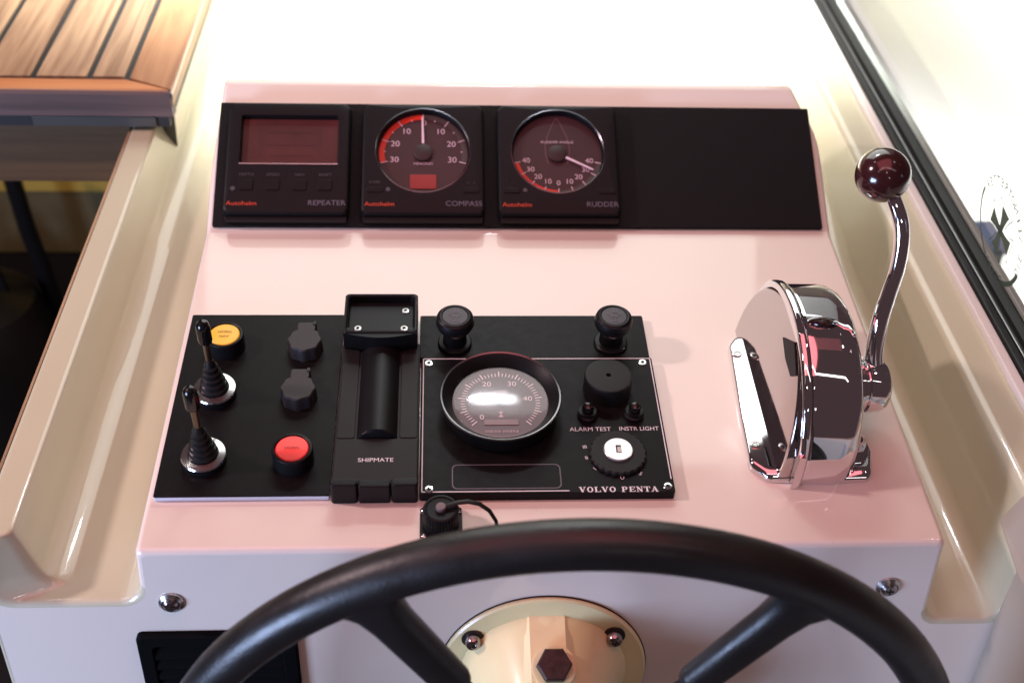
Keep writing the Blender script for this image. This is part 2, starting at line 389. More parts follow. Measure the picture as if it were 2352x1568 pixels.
# thin varnished edging along the outer rim of the coaming
MB().rbox(-.3062, -.3040, -.02, .9, -.012, -.002, .0006, .0006).build('edging', 'teak', liner)
# shelf wall rising at the far end
pts = fillet([(1.45, -.052), (1.6, -.052), (1.66, .5)], [0, .08, 0], 8)
v = [(x, p.x, p.y) for p in pts for x in (-1.2, .55)]
MB().add(v, [(2 * i, 2 * i + 1, 2 * i + 3, 2 * i + 2) for i in range(len(pts) - 1)]).build('shelf_back', 'liner', liner)

# right-hand lining panel lapped over the end of the trough wall
lp = [(-.003, .004), (-.004, -.024), (-.049, -.029), (-.0522, -.083), (-.0605, -.16), (-.077, -.32), (-.75, -.32), (-.75, .004)]
mb = MB(); n = len(lp)
def lx(y, z): return .4350 + .012 * max(0, (z + .03) / .03)
mb.add([(lx(y, z), y, z) for y, z in lp] + [(.475, y, z) for y, z in lp], [tuple(range(n)), tuple(range(n, 2 * n))] + [(i, (i + 1) % n, n + (i + 1) % n, n + i) for i in range(n)])
o = mb.build('side_lining', 'lining', None, smooth=False); bv = o.modifiers.new('b', 'BEVEL'); bv.width = .003; bv.segments = 3
tag(o, kind='structure')

# ------------------------------------------------------------------ companionway on the left
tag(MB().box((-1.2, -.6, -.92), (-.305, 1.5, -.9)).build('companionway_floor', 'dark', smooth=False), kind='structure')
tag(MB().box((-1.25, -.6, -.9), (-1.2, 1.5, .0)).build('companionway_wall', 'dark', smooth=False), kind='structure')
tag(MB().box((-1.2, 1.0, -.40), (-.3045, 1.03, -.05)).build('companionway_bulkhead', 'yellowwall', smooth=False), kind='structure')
tag(MB().box((-1.2, 1.004, -.52), (-.3045, 1.03, -.402)).build('bulkhead_half_shade', mat('olive_shade', (.16, .12, .05), .6), smooth=False), kind='structure')  # olive, then near-black below: bulkhead's fading light put into panel colours
tag(MB().box((-1.2, 1.008, -.9), (-.3045, 1.03, -.522)).build('bulkhead_shade', 'dark', smooth=False), kind='structure')
t = empty('riser_board', T(-.6, .53, -.075))
MB().rbox(-.32, .294, 0, .018, 0, .072, .001, .001).build('board', 'darkwood', t)
MB().rbox(-.32, .294, -.004, .0, .062, .079, .001, .001).build('top_batten', 'darkwood', t)
tag(t, 'dark brown wooden riser board under the teak hatch', 'board')
t = empty('support_strut', T(-.60, .90, -.9))
MB().tube([(-.004, .0, .66), (-.001, 0, .58), (.001, .0, .50), (.006, .0, .44), (.012, 0, .30), (.014, 0, .0)], .0125, 14).build('strut', 'rubber', t)
MB().lathe([(.035, 0), (.035, .006), (.02, .012)], (.014, 0, 0), 24).build('foot', 'rubber', t)
tag(t, 'black strut standing in front of the yellow bulkhead', 'strut')
t = empty('pressure_bottle', T(-.68, .84, -.9))
MB().lathe([(.09, 0), (.1, .01), (.1, .36), (.085, .41), (.04, .44), (.0, .445)], n=32).build('body', mat('bottle_brown', (.012, .009, .006), .4), t)
MB().lathe([(.022, .44), (.022, .47), (.012, .48), (0, .482)], n=20).build('valve', 'steel', t)
MB().tube([(-.05, 0, .43), (-.04, 0, .5), (.04, 0, .5), (.05, 0, .43)], .006, 10).build('handle', 'rubber', t)
tag(t, 'dark bottle with metal valve standing in the unlit companionway', 'bottle')

# ------------------------------------------------------------------ teak hatch, top left
t = empty('teak_hatch', T(0, 0, 0))
zt0, zb0 = .016, .050
def plank(name, poly, m, z0=.030, z1=.050):
    mb = MB(); mb.prism(poly, z0, z1); o = mb.build(name, m, t, smooth=False)
    b = o.modifiers.new('b', 'BEVEL'); b.width = .0008; b.segments = 2
    return o
g = .0030
seams = [-.3025, -.3405, -.397, -.452, -.507, -.562]
for a, b in zip(seams[:-1], seams[1:]): plank('plank', [(b + g, .5305 + g), (a - g, .5305 + g), (a - g, 1.3), (b + g, 1.3)], 'teak')
plank('border_board', [(-.3025 + g, .5305), (-.2545, .5075), (-.2530, 1.3), (-.3025 + g, 1.3)], 'teakb')
o = plank('border_board', [(-.60, .5075), (-.2565, .5066), (-.3025 - g * .2, .5305 - g), (-.60, .5305 - g)], 'teakx')
MB().box((-.60, .512, .020), (-.256, 1.3, .0475)).build('caulking', 'caulk', t, smooth=False)
mb = MB(); mb.prism([(.5040, .0205), (.5075, .0185), (.520, .0185), (.520, .0465), (.508, .0496), (.5045, .045)], -.60, -.2555)
mb.v = [(z, x, y) for x, y, z in mb.v]
mb.build('front_edge', 'teakend', t, angle=30)
MB().box((-.60, .512, .004), (-.262, .535, .0183)).build('gap_shade', mat('gap_dark', (.02, .018, .018), .6), t, smooth=False)  # dark strip for the shade in the gap under the hatch
MB().rbox(-.40, -.275, .509, .5115, .006, .0165, .001, .0005).build('hinge_plate', mat('hinge', (.10, .095, .085), .4, .5), t)
# cream upright side of the hatch, standing on the trough floor
mb = MB(); sp = [(.506, .047), (.552, -.0515), (1.3, -.0515), (1.3, .047)]
mb.add([(-.2535 - (.016 if z < 0 else 0), y, z) for y, z in sp] + [(-.263 - (.012 if z < 0 else 0), y, z) for y, z in sp], [(0, 1, 2, 3), (7, 6, 5, 4), (0, 3, 7, 4), (1, 0, 4, 5), (2, 1, 5, 6), (3, 2, 6, 7)])
o = mb.build('side_panel', 'creampanel', t, smooth=False)
mb = MB(); mb.add([(-.2530, .5045, .0455), (-.2640, .5045, .0455), (-.2760, .5495, -.0510), (-.2685, .5495, -.0510)] + [(-.2532, .5065, .0455), (-.2642, .5065, .0455), (-.2762, .5520, -.0510), (-.2687, .5520, -.0510)], [(0, 1, 2, 3), (7, 6, 5, 4), (0, 4, 5, 1), (1, 5, 6, 2), (2, 6, 7, 3), (3, 7, 4, 0)])
mb.build('end_strip', mat('strip_dark', (.05, .05, .045), .5), t, smooth=False)
tag(t, 'teak planked hatch with black caulked seams and cream side', 'hatch')

# ------------------------------------------------------------------ side window on the right
t = empty('side_window', T(.50, 0, 0))
y0, y1 = .035, 1.5
MB().rbox(-.0165, -.0065, y0, y1, .0022, .0085, .002, .002).build('trim', 'trim', t)
def long_profile(name, sec, m):
    sec = fillet(sec, [0] + [.0022] * (len(sec) - 2) + [0], 4); n = len(sec)
    mb = MB(); mb.add([(p.x, y0, p.y) for p in sec] + [(p.x, y1, p.y) for p in sec], [(i, i + 1, n + i + 1, n + i) for i in range(n - 1)] + [tuple(range(n))])
    return mb.build(name, m, t, angle=50)
long_profile('seal', [(-.0062, .002), (-.0062, .011), (.0015, .0125), (.0030, .0085), (.0070, .0085), (.0085, .0135), (.0165, .0165), (.0200, .0125), (.0200, .002)], 'rubber')
long_profile('seal_highlight', [(.0034, .0087), (.0038, .0100), (.0056, .0101), (.0060, .0087)], mat('highlight_metal', (.35, .34, .34), .3, 1))  # metal strip in place of a highlight along the rubber
l = R(-10)
pane = MB()
for dx in (0,):
    p0 = Vector((.0135, 0, .012)); U = Vector((math.sin(l), 0, math.cos(l))); W = Vector((math.cos(l), 0, -math.sin(l))) * .005
    q = [p0 + Vector((0, y0, 0)), p0 + Vector((0, y1, 0)), p0 + Vector((0, y1, 0)) + U * .6, p0 + Vector((0, y0, 0)) + U * .6]
    pane.add([tuple(a) for a in q], [(0, 1, 2, 3)])
pane.build('pane', 'glass', t, smooth=False)
tag(t, 'side window pane in black rubber seal above the ledge', 'window')
# round sticker on the pane, read from outside
G = Matrix.Identity(4)
for i, vec in enumerate((Vector((0, 1, 0)), U, Vector((math.cos(l), 0, -math.sin(l))))):
    for j in range(3): G[j][i] = vec[j]
c = Vector((.5135, .245, .012)) + U * .0545 + Vector((-math.cos(l), 0, math.sin(l))) * .0006
G.translation = c
t = empty('window_sticker', G)
r0 = .048
MB().arc(r0 - .0028, r0, -62, 22, 0).build('ring', 'green', t, smooth=False)
MB().arc(r0 - .0036, r0 + .001, -162, -112, 0).build('ring', 'green', t, smooth=False)
it = []
word = 'DIE SEENOTRETTER'
for k, ch in enumerate(word):
    a = 198 - (198 - 32) * k / (len(word) - 1)
    if ch != ' ': it.append((ch, .0115, (r0 - .004) * math.cos(R(a)), (r0 - .004) * math.sin(R(a)), 0, R(a - 90), 1, 'CENTER'))
lettering(it, 'green', t); it = []
for k, ch in enumerate('DGzRS'):
    a = -108 + 10 * k; it.append((ch, .009, (r0 - .003) * math.cos(R(a)), (r0 - .003) * math.sin(R(a)), 0, R(a + 90), 1, 'CENTER'))
lettering(it, 'green', t)
cr = MB(); ol = MB()
for k in range(4):
    a = R(12 + 90 * k); ln = .024 if k % 2 else .0215
    m = lambda x, y: (x * math.cos(a) - y * math.sin(a), x * math.sin(a) + y * math.cos(a))
    outer = [m(0, 0)]; 
    arm = [(.0, -.0034)] + [(ln * s, -(.0034 + .0052 * s * s)) for s in (.3, .55, .8, 1)] + [(ln * s, (.0034 + .0052 * s * s)) for s in (1, .8, .55, .3)] + [(0, .0034)]
    cr.flatpoly([m(*p) for p in arm], 0)
    pp = [m(ln * s + .003, -(.0060 + .0085 * s * s)) for s in (.25, .55, .8, 1.02)] + [m(ln * s + .003, (.0060 + .0085 * s * s)) for s in (1.02, .8, .55, .25)]
    for p, q in zip(pp[:-1], pp[1:]): ol.line(p, q, .0009, 0)
cr.build('cross', 'green', t, smooth=False); ol.build('cross_outline', 'green', t, smooth=False)
tag(t, 'round lifeboat society sticker with cross, mirrored on the side window', 'sticker')

# outside the window: bright white side deck with a few dim things
tag(MB().box((.56, -1, -.42), (3.2, 3.2, -.40)).build('side_deck', 'deck', smooth=False), kind='structure')
tag(MB().rbox(.5212, .545, .0, 1.6, -.40, -.006, .003, .003).build('outer_coaming', mat('outer_rim', (.42, .46, .42), .5)), kind='structure')
t = empty('deck_locker', T(.80, .80, -.399))
MB().rbox(-.035, .035, -.035, .035, 0, .055, .008, .004).build('body', 'outgrey', t); MB().rbox(-.037, .037, -.037, .037, .0555, .066, .008, .003).build('lid', 'outblue', t)
tag(t, 'small dark blue lidded box on the deck behind the sticker', 'box')
t = empty('mooring_post', T(.93, .80, -.399))
MB().lathe([(.035, 0), (.035, .01), (.02, .02), (.018, .30), (.026, .31), (.026, .325), (0, .33)], n=24).build('post', 'outgrey', t)
MB().tube([(-.04, .0, .22), (.04, .0, .24)], .008, 12).build('cross_pin', 'outblue', t)
tag(t, 'grey post with cross pin on the bright deck outside', 'post')

# ------------------------------------------------------------------ upper instruments
t = empty('instrument_plate', UPPER @ T(.092, .004, 0))
MB().rbox(-.2795, .2785, .0, .1275, .0005, .0045, .0012, .0008).build('plate', 'plate2', t)
tag(t, 'long black mounting plate under the hood, empty right half', 'plate')

def case(w2, y0_, y1_, hole):
    """instrument case with a recessed window; hole = loop maker(shrink, z)"""
    n = 10
    f = lambda i, z, dy0=0.: rr(-w2 + i, w2 - i, y0_ + i + dy0, y1_ - i, .007, z, n)
    return MB().loops([f(.0, .0046), f(.0, .0115), f(.0012, .0165), f(.0032, .0178), hole(-.0008, .0178), hole(.0, .0172), hole(.0012, .0118)], True, False)
def instrument(xc, kind, label):
    t = empty({'r': 'repeater_display', 'c': 'compass_gauge', 'a': 'rudder_gauge'}[kind], UPPER @ T(xc, 0, 0))
    n = 10
    DC = (.0, .0752); DR = .0425
    if kind == 'r': hole = lambda s, z: rr(-.0435 + s, .0455 - s, .0605 + s, .1105 - s, .002, z, n)
    else: hole = lambda s, z: circ(DC[0], DC[1], DR - s, z, n)
    case(.0562, .0095, .1248, hole).build('case', 'plastic', t)
    # lower lip
    MB().rbox(-.0545, .0545, .0060, .0100, .0046, .0130, .0018, .0015).build('lower_lip', 'plastic', t)
    lettering([('Autohelm', .0060, -.0525, .0195, .0181, 0, 1.12, 'LEFT')], 'redprint', t)
    lettering([({'r': 'REPEATER', 'c': 'COMPASS', 'a': 'RUDDER'}[kind], .0072, .0535, .0202, .0181, 0, 1.05, 'RIGHT')], 'grey', t)
    if kind == 'r':
        MB().rbox(-.0425, .0445, .0615, .1095, .0108, .0118, .001, .0003).build('screen', 'screen', t)
        lay = MB()
        for a, b, c_, d in ((-.020, .022, .095, .0955), (-.022, .026, .082, .0825), (-.016, .02, .071, .0715), (-.026, -.0255, .07, .1), (.028, .0285, .07, .1)): lay.flatpoly([(a, c_), (b, c_), (b, d), (a, d)], .0120)
        lay.build('segment_marks', 'dial', t, smooth=False)
        MB().flatpoly([(-.0433, .0607), (.0453, .0607), (.0453, .1103), (-.0433, .1103)], .0162).build('window', 'antiglare', t, smooth=False)
        MB().rbox(-.0435, .0455, .0592, .0601, .0178, .0183, .0003, .0002).build('bright_edge', 'alu', t)
        for k, (bx, s) in enumerate(((-.036, 'DEPTH'), (-.0122, 'SPEED'), (.0118, 'NAV'), (.0345, 'RESET'))):
            MB().rbox(bx - .0062, bx + .0062, .0330, .0435, .0178, .0188, .0015, .0006).build('button', 'plastic', t)
            lettering([(s, .0040, bx, .0485, .0181, 0, 1.1, 'CENTER')], 'dimprint', t)
        lp = MB().lathe([(.0022, .0178), (.0022, .0182), (0, .0183)], (-.0475, .0345, 0), 16).build('lamp_mark', 'dimprint', t)
    else:
        disc = MB().lathe([(DR - .0012, .0100), (DR - .0012, .0112)], (DC[0], DC[1], 0), 64).build('dial', 'dial', t)
        z = .0114
        MB().lathe([(DR - .0002, .0163), (DR - .0012, .0166), (0, .0166)], (DC[0], DC[1], 0), 64, cap0=False, cap1=False).build('lens', 'antiglare', t)
        ring = MB().lathe([(DR - .0003, .0174), (DR + .0006, .0181), (DR + .0014, .0179)], (DC[0], DC[1], 0), 64, cap0=False, cap1=False).build('bezel_ring', mat('bezel_%s' % kind, (.10, .10, .11), .25, 1), t)
        marks = MB(); nums = []
        P = lambda ang, r: (DC[0] + r * math.sin(R(ang)), DC[1] + r * math.cos(R(ang)))
        if kind == 'c':
            MB().arc(.0355, .0405, 90, 195, z, DC).build('red_band', 'redband', t, smooth=False)
            MB().arc(.0355, .0405, -15, 90, z, DC).build('grey_band', 'greyband', t, smooth=False)
            for i in range(-6, 7):
                a = i * 17.5; big = i % 2 == 0
                if big: marks.line(P(a, .034), P(a, .0405), .0009, z + .0003)
                else: marks.line(P(a, .0345), P(a, .0362), .0009, z + .0003)
                if big and i: nums.append((str(abs(i) // 2 * 10), .0082, *P(a, .0275), z + .0003, 0, 1.05, 'CENTER'))
            nums.append(('0', .0075, *P(2, .0315), z + .0003, 0, 1, 'CENTER'))
            nums.append(('HEADING', .0035, DC[0], DC[1] - .0110, z + .0003, 0, 1.15, 'CENTER'))
            MB().rbox(-.0120, .0120, .0385, .0530, .0113, .0119, .001, .0003).build('digital_window', 'lcd', t)
            na, n0, n1 = -1.5, .0095, .0375
        else:
            MB().arc(.0372, .0412, 193, 270, z, DC).build('red_band', 'redband', t, smooth=False)
            MB().arc(.0372, .0412, 270, 347, z, DC).build('grey_band', 'greyband', t, smooth=False)
            for i in range(-4, 5):
                a = 180 + i * 19.2
                marks.line(P(a, .0355), P(a, .0412), .0009, z + .0003)
                nums.append((str(abs(i) * 10), .0072, *P(a, .0302), z + .0003, 0, 1.05, 'CENTER'))
            nums.append(('RUDDER ANGLE', .0036, DC[0], DC[1] + .0125, z + .0003, 0, 1.15, 'CENTER'))
            b = MB()                                             # thin boat outline
            sil = [(-.009, -.010), (-.011, 0), (-.0113, .008), (-.009, .019), (-.004, .031), (0, .0385), (.004, .031), (.009, .019), (.0113, .008), (.011, 0), (.009, -.010)]
            for p, q in zip(sil[:-1], sil[1:]): b.line((DC[0] + p[0], DC[1] + p[1]), (DC[0] + q[0], DC[1] + q[1]), .00045, z + .0002)
            b.build('boat_outline', mat('outline_print', (.22, .12, .12), .5), t, smooth=False)
            na, n0, n1 = 117, .008, .0365
        marks.build('scale_marks', 'pinkprint', t, smooth=False)
        lettering(nums, 'pinkprint', t, 'numerals')
        p0, p1 = P(na, n0), P(na, n1)
        d = Vector((p1[0] - p0[0], p1[1] - p0[1])).normalized(); nn = Vector((-d.y, d.x))
        q = [Vector(p0) - nn * .0011, Vector(p1) - nn * .0007, Vector(p1) + nn * .0007, Vector(p0) + nn * .0011]
        MB().prism([tuple(a) for a in q], z + .0012, z + .0019).build('needle', mat('needle_%s' % kind, (.85, .62, .70), .5), t, smooth=False)
        MB().lathe([(.0085, z), (.0085, z + .0020), (.0070, z + .0028), (0, z + .003)], (DC[0], DC[1], 0), 32).build('needle_hub', mat('hub_%s' % kind, (.02, .008, .008), .5), t)
        for sx in (-1, 1):
            MB().rbox(sx * .0435 - .0075, sx * .0435 + .0075, .0315, .0365, .0178, .0186, .0015, .0005).build('button', 'plastic', t)
        lettering([('OVER' if kind == 'c' else '-', .0038, -.0435, .0415, .0181, 0, 1.1, 'CENTER')], 'dimprint', t)
        if kind == 'c': lettering([('<  >', .004, .0435, .0415, .0181, 0, 1.1, 'CENTER')], 'dimprint', t)
        MB().lathe([(.002, .0178), (.002, .0182), (0, .0183)], (-.0315, .0345, 0), 16).build('lamp_mark', 'dimprint', t)
    tag(t, label, {'r': 'display', 'c': 'gauge', 'a': 'gauge'}[kind])
instrument(-.1212, 'r', 'black square repeater instrument with red rectangular screen')
instrument(.0016, 'c', 'black compass instrument with round dial and upright white needle')
instrument(.1258, 'a', 'black rudder angle instrument with boat outline on red dial')

# ------------------------------------------------------------------ switch panel (left lower plate)
t = empty('switch_panel', PLATE @ T(-.1245, .095, 0))
MB().rbox(-.0625, .0622, -.0945, .0955, .0004, .0042, .0015, .0002).build('backing_plate', 'paleedge', t)
MB().rbox(-.0625, .0622, -.0945, .0955, .0043, .0054, .0015, .0004).build('face_plate', 'plate', t)
def joystick(x, y, tx, ty):
    b = MB()
    prof_ = [(.0095, .0120), (.0105, .0135)]
    for k in range(5):
        r = .0100 - .0012 * k; zz = .0135 + .0052 * k
        prof_ += [(r + .0006, zz + .0008), (r + .0006, zz + .0030), (r - .0008, zz + .0042)]
    prof_ += [(.0038, .0415), (.0030, .0440), (0, .0442)]
    boot = b.lathe(prof_, (0, 0, 0), 32).build('joystick', 'rubber', t)
    boot.location = (x, y, 0); boot.rotation_euler = (R(ty), R(tx), 0)
    MB().lathe([(.0155, .0054), (.0160, .0060), (.0160, .0105), (.0140, .0112)], n=40).build('base', 'plastic', boot)
    MB().lathe([(.0105, .0113), (.0158, .0113), (.0164, .0122), (.0158, .0132), (.0112, .0138), (.0105, .0128)], n=48, cap0=False, cap1=False).build('collar', 'satin', boot)
    MB().lathe([(.0026, .0400), (.0026, .0660)], n=20).build('stem', 'brass', boot)
    MB().lathe([(.0030, .0640), (.0050, .0646), (.0053, .0660), (.0053, .0790), (.0046, .0822), (.0028, .0842), (0, .0848)], n=24).build('tip', 'gloss', boot)
joystick(-.1561 + .1245, .1000 - .095, 0.5, 1.5)
joystick(-.1552 + .1245, .0340 - .095, 0.5, 1.5)
def push_button(x, y, m, words):
    ring = MB().lathe([(.0150, .0054), (.0150, .0180), (.0144, .0196), (.0130, .0200), (.0124, .0196), (.0122, .0180)], n=48, cap1=False).build('push_button', 'plastic', t)
    ring.location = (x, y, 0)
    MB().lathe([(.0122, .0170), (.0121, .0192), (.0113, .0198), (.0, .0200)], n=48).build('button_cap', m, ring)
    lettering([(wd, .0034, 0, yy, .0203, 0, 1.1, 'CENTER') for wd, yy in words], mat('cap_print', (.25, .10, .01) if m == 'yellowbtn' else (.35, .01, .01), .5), ring)
push_button(-.1545 + .1245, .1521 - .095, 'yellowbtn', (('HORN', .0025), ('NAV', -.0025)))
push_button(-.0905 + .1245, .0328 - .095, 'redbtn', (('HORN', 0),))
def socket_cap(x, y):
    pl = []
    for k in range(64):
        a = 2 * PI * k / 64; r = .0130 + .0005 * math.cos(8 * a); pl.append((r * math.cos(a), r * math.sin(a)))
    body = MB().loops([[(px * s, py * s, z) for px, py in pl] for s, z in ((1.05, .0054), (1.02, .0150), (1.0, .0168), (.94, .0176))]).build('socket_cover', 'cap', t)
    body.location = (x, y, 0)
    MB().rbox(-.0072, .0072, .0118, .0215, .0054, .0158, .0015, .0010).build('hinge_tab', 'cap', body)
    MB().rbox(.0050, .0078, .0180, .0222, .0054, .0166, .001, .0008).build('hinge_pin', 'cap', body)
socket_cap(-.0911 + .1245, .1490 - .095)
socket_cap(-.0918 + .1245, .0960 - .095)
tag(t, 'black switch panel with two joysticks and yellow and red buttons', 'switch panel')

# ------------------------------------------------------------------ handset cradle
t = empty('handset_cradle', PLATE @ T(-.0300, .0, 0))
MB().rbox(-.0310, .0310, .004, .150, .0004, .0120, .002, .001).build('tray', 'softplastic', t)
# half-round trough along the middle
mb = MB(); n = 14; Ls = []
for yy, k in ((.0475, .05), (.0485, .8), (.0500, 1), (.150, 1)):
    Ls.append([(-.0150 + .030 * i / n, yy, .0122 + .0085 * math.sin(PI * i / n) ** .7 * k) for i in range(n + 1)])
m_ = len(Ls[0]); mb.add([p for l_ in Ls for p in l_], [(a * m_ + i, a * m_ + i + 1, (a + 1) * m_ + i + 1, (a + 1) * m_ + i) for a in range(3) for i in range(n)])
mb.build('spine', 'plastic', t)
MB().rbox(-.0300, -.0165, .048, .150, .0118, .0128, .002, .001).build('side_rail', 'softplastic', t)
MB().rbox(.0165, .0300, .048, .150, .0118, .0128, .002, .001).build('side_rail', 'softplastic', t)
# upper cup: open tray with raised rim
nn_ = 8
f = lambda i, z: rr(-.0298 + i, .0290 - i, .1420 + i, .1885 - i, .003, z, nn_)
cup = MB().loops([f(.0, .0120), f(0, .0300), f(.0008, .0310), f(.0020, .0312), f(.0030, .0304), f(.0042, .0240)], True, True).build('upper_cup', 'plastic', t)
mb = MB(); seg = 16                                                   # curved lip of the cup
q = [(-.0290 + .0575 * i / seg, .1425 - .0050 * math.sin(PI * i / seg)) for i in range(seg + 1)] + [(.0285, .1490), (-.0290, .1490)]
mb.prism(q, .0150, .0300); mb.build('cup_lip', 'plastic', t)
MB().rbox(-.0245, .0238, .150, .153, .0239, .0262, .001, .001).build('cup_step', 'softplastic', cup)
def screw(x, y, z, parent, r=.0032, m='steel', name='screw'):
    s = MB().lathe([(r * 1.25, z), (r * 1.25, z + .0004), (r * 1.05, z + .0009), (r * .55, z + .0010), (r * .5, z + .0002)], (x, y, 0), 24, cap1=True).build(name, m, parent)
    MB().lathe([(r * .52, z + .0003), (r * .50, z + .00045)], (x, y, 0), 6).build('hex_recess', 'darkhole', s)
    return s
for x, y, z in ((-.0180, .1475, .0300), (.0185, .1475, .0300), (.0190, .1745, .0240)): screw(x, y, z, t, .0026, 'nutsteel')
for x, y in ((-.0178, .0385), (.0188, .0395)):
    MB().lathe([(.0055, .0119), (.0055, .0124), (.0046, .0126)], (x, y, 0), 24).build('screw_well', 'darkhole', t)
    screw(x, y, .0126, t, .0030, 'steel' if x < 0 else 'nutsteel')
MB().rbox(-.0304, .0304, .004, .047, .0118, .0136, .002, .001).build('lower_plate', 'softplastic', t)
lettering([('SHIPMATE', .0052, 0, .0258, .0139, 0, 1.12, 'CENTER')], 'white', t)
MB().rbox(-.0312, -.0120, -.0030, .0040, .0004, .0205, .0025, .0012).build('clip_jaw', 'plastic', t)
MB().rbox(-.0112, .0112, -.0030, .0040, .0004, .0190, .0015, .0010).build('clip_latch', 'plastic', t)
MB().rbox(.0120, .0312, -.0030, .0040, .0004, .0205, .0025, .0012).build('clip_jaw', 'plastic', t)
tag(t, 'black plastic telephone handset cradle between the two control panels', 'cradle')

# ------------------------------------------------------------------ wiper switch plate with two pull knobs
t = empty('wiper_panel', PLATE @ T(.0935, .160, 0))
MB().rbox(-.0930, .0935, -.0215, .0285, .0004, .0062, .0015, .0005).build('plate', 'plate', t)
def wiper_knob(x, y):
    st = MB().lathe([(.0138, .0062), (.0138, .0085), (.0128, .0095), (.0098, .0100), (.0090, .0240), (.0095, .0255)], n=32).build('pull_knob', 'plastic', t)  # wide base and thick stem stand for the shadow under the head
    st.location = (x, y, 0)
    MB().lathe([(.0093, .0200), (.0098, .0212), (.0098, .0232)], n=32, cap0=False, cap1=False).build('neck_ring', 'satin', st)
    MB().lathe([(.0090, .0240), (.0138, .0262), (.0154, .0300), (.0154, .0330), (.0144, .0362), (.0122, .0378), (.0108, .0376), (.0104, .0368), (0, .0368)], n=48).build('knob_head', 'plastic', st)
    MB().lathe([(.0102, .0369), (.0100, .0374), (0, .0376)], n=40).build('knob_cap', mat('cap_face', (.035, .028, .038), .5), st)
    sym = MB(); z = .0379
    sym.arc(.0078, .0084, 50, 130, z, (0, -.0040)).arc(.0026, .0032, 50, 130, z, (0, -.0040))
    for a in (50, 130, 108): sym.line((.0026 * math.cos(R(a)), -.004 + .0026 * math.sin(R(a))), (.0084 * math.cos(R(a)), -.004 + .0084 * math.sin(R(a))), .0006, z)
    for a in (75, 90): sym.line((.009 * math.cos(R(a)), -.004 + .009 * math.sin(R(a))), (.0108 * math.cos(R(a)), -.004 + .0108 * math.sin(R(a))), .0005, z)
    sym.build('wiper_symbol', 'grey', st, smooth=False)
    lettering([('PULL', .0026, 0, -.0035, z, 0, 1.1, 'CENTER'), ('WIPER', .0026, 0, -.0064, z, 0, 1.1, 'CENTER')], 'grey', st)
wiper_knob(.0289 - .0935, .1545 - .160)
wiper_knob(.1565 - .0935, .1545 - .160)
tag(t, 'black wiper switch plate with two round pull knobs', 'switch panel')

# ------------------------------------------------------------------ engine panel
t = empty('engine_panel', PLATE @ T(.0955, .068, 0))
X0, X1, Y0, Y1, ZF = -.0935, .0925, -.0695, .0690, .0082
MB().rbox(X0, X1, Y0, Y1, .0004, ZF, .002, .0008).build('face_plate', 'plate', t)
z = ZF + .00025; bd = MB(); i = .0018; lw = .0008
bd.line((X0 + i, Y1 - i), (X1 - i, Y1 - i), lw, z); bd.line((X0 + i, Y0 + i), (X0 + i, Y1 - i), lw, z); bd.line((X1 - i, Y0 + .012), (X1 - i, Y1 - i), lw, z); bd.line((X0 + i, Y0 + i), (.015, Y0 + i), lw, z)
bd.build('border_line', 'white', t, smooth=False)
for x, y in ((.0080, .1302), (.1799, .1306), (.1828, .0035), (.0090, .0025)): 
    s = screw(x - .0955, y - .068, ZF, t, .0027, 'satin')
bx = MB(); a = rr(-.0700, .0098, -.0655, -.0425, .0042, z); b = rr(-.0692, .0090, -.0647, -.0433, .0036, z)
bx.add(a + b, [(k, (k + 1) % len(a), len(a) + (k + 1) % len(a), len(a) + k) for k in range(len(a))]); bx.build('label_frame', 'grey', t, smooth=False)
lettering([('ALARM TEST', .0056, .1310 - .0955, .0592 - .068, z, 0, 1.0, 'CENTER'), ('INSTR LIGHT', .0056, .1683 - .0955, .0595 - .068, z, 0, .95, 'CENTER')], 'white', t)
serif_text('VOLVO PENTA', .1177 - .0955, -.0024 - .068 + .0012, .0048, .00480, z).build('maker_lettering', 'white', t, smooth=False)
lettering([('III', .0046, .1252 - .0955, .0416 - .068, z, R(90 - 80), 1, 'CENTER'), ('II', .0046, .1256 - .0955, .031 - .068, z, R(15), 1, 'CENTER'), ('I', .0046, .1308 - .0955, .0205 - .068, z, R(45), 1, 'CENTER'), ('O', .0046, .1502 - .0955, .0118 - .068, z, 0, .85, 'CENTER'), ('S', .0046, .1642 - .0955, .0155 - .068, z, R(-35), 1, 'CENTER')], 'white', t, 'key_marks')
# tachometer
tx, ty = .0630 - .0955, .0800 - .068
tach = MB().lathe([(.0430, ZF), (.0440, .0100), (.0462, .0215), (.0462, .0240), (.0440, .0246)], (tx, ty, 0), 72, cap1=False).build('tachometer', 'gloss', t)
MB().lathe([(.0455, .0241), (.0464, .0242), (.0466, .0250), (.0458, .0258), (.0446, .0254), (.0444, .0244)], (tx, ty, 0), 72, cap0=False, cap1=False).build('bezel_ring', mat('bezel_metal', (.22, .21, .22), .22, 1), tach)
MB().lathe([(.0446, .0252), (.0428, .0240), (.0378, .0190), (.0368, .0168)], (tx, ty, 0), 72, cap0=False, cap1=False).build('inner_cone', 'plastic', tach)
MB().lathe([(.0370, .0158), (.0370, .0166), (0, .0166)], (tx, ty, 0), 64).build('dial', 'tachdial', tach)
zz = .0169; mk = MB(); nm = []
P = lambda ang, r: (tx + r * math.sin(R(ang)), ty + r * math.cos(R(ang)))
for k in range(51):
    a = -137 + k * (262 / 48.0)
    big = k % 5 == 0
    mk.line(P(a, .0270), P(a, .0325 if big else .0305), .0007 if not big else .0009, zz)
mk.build('scale_marks', 'tachprint', tach, smooth=False)
for k, s in ((0, '0'), (10, '10'), (20, '20'), (30, '30'), (40, '40')):
    nm.append((s, .0070, *P(-137 + k * 1.09 * 5, .0213), zz, 0, 1.05, 'CENTER'))
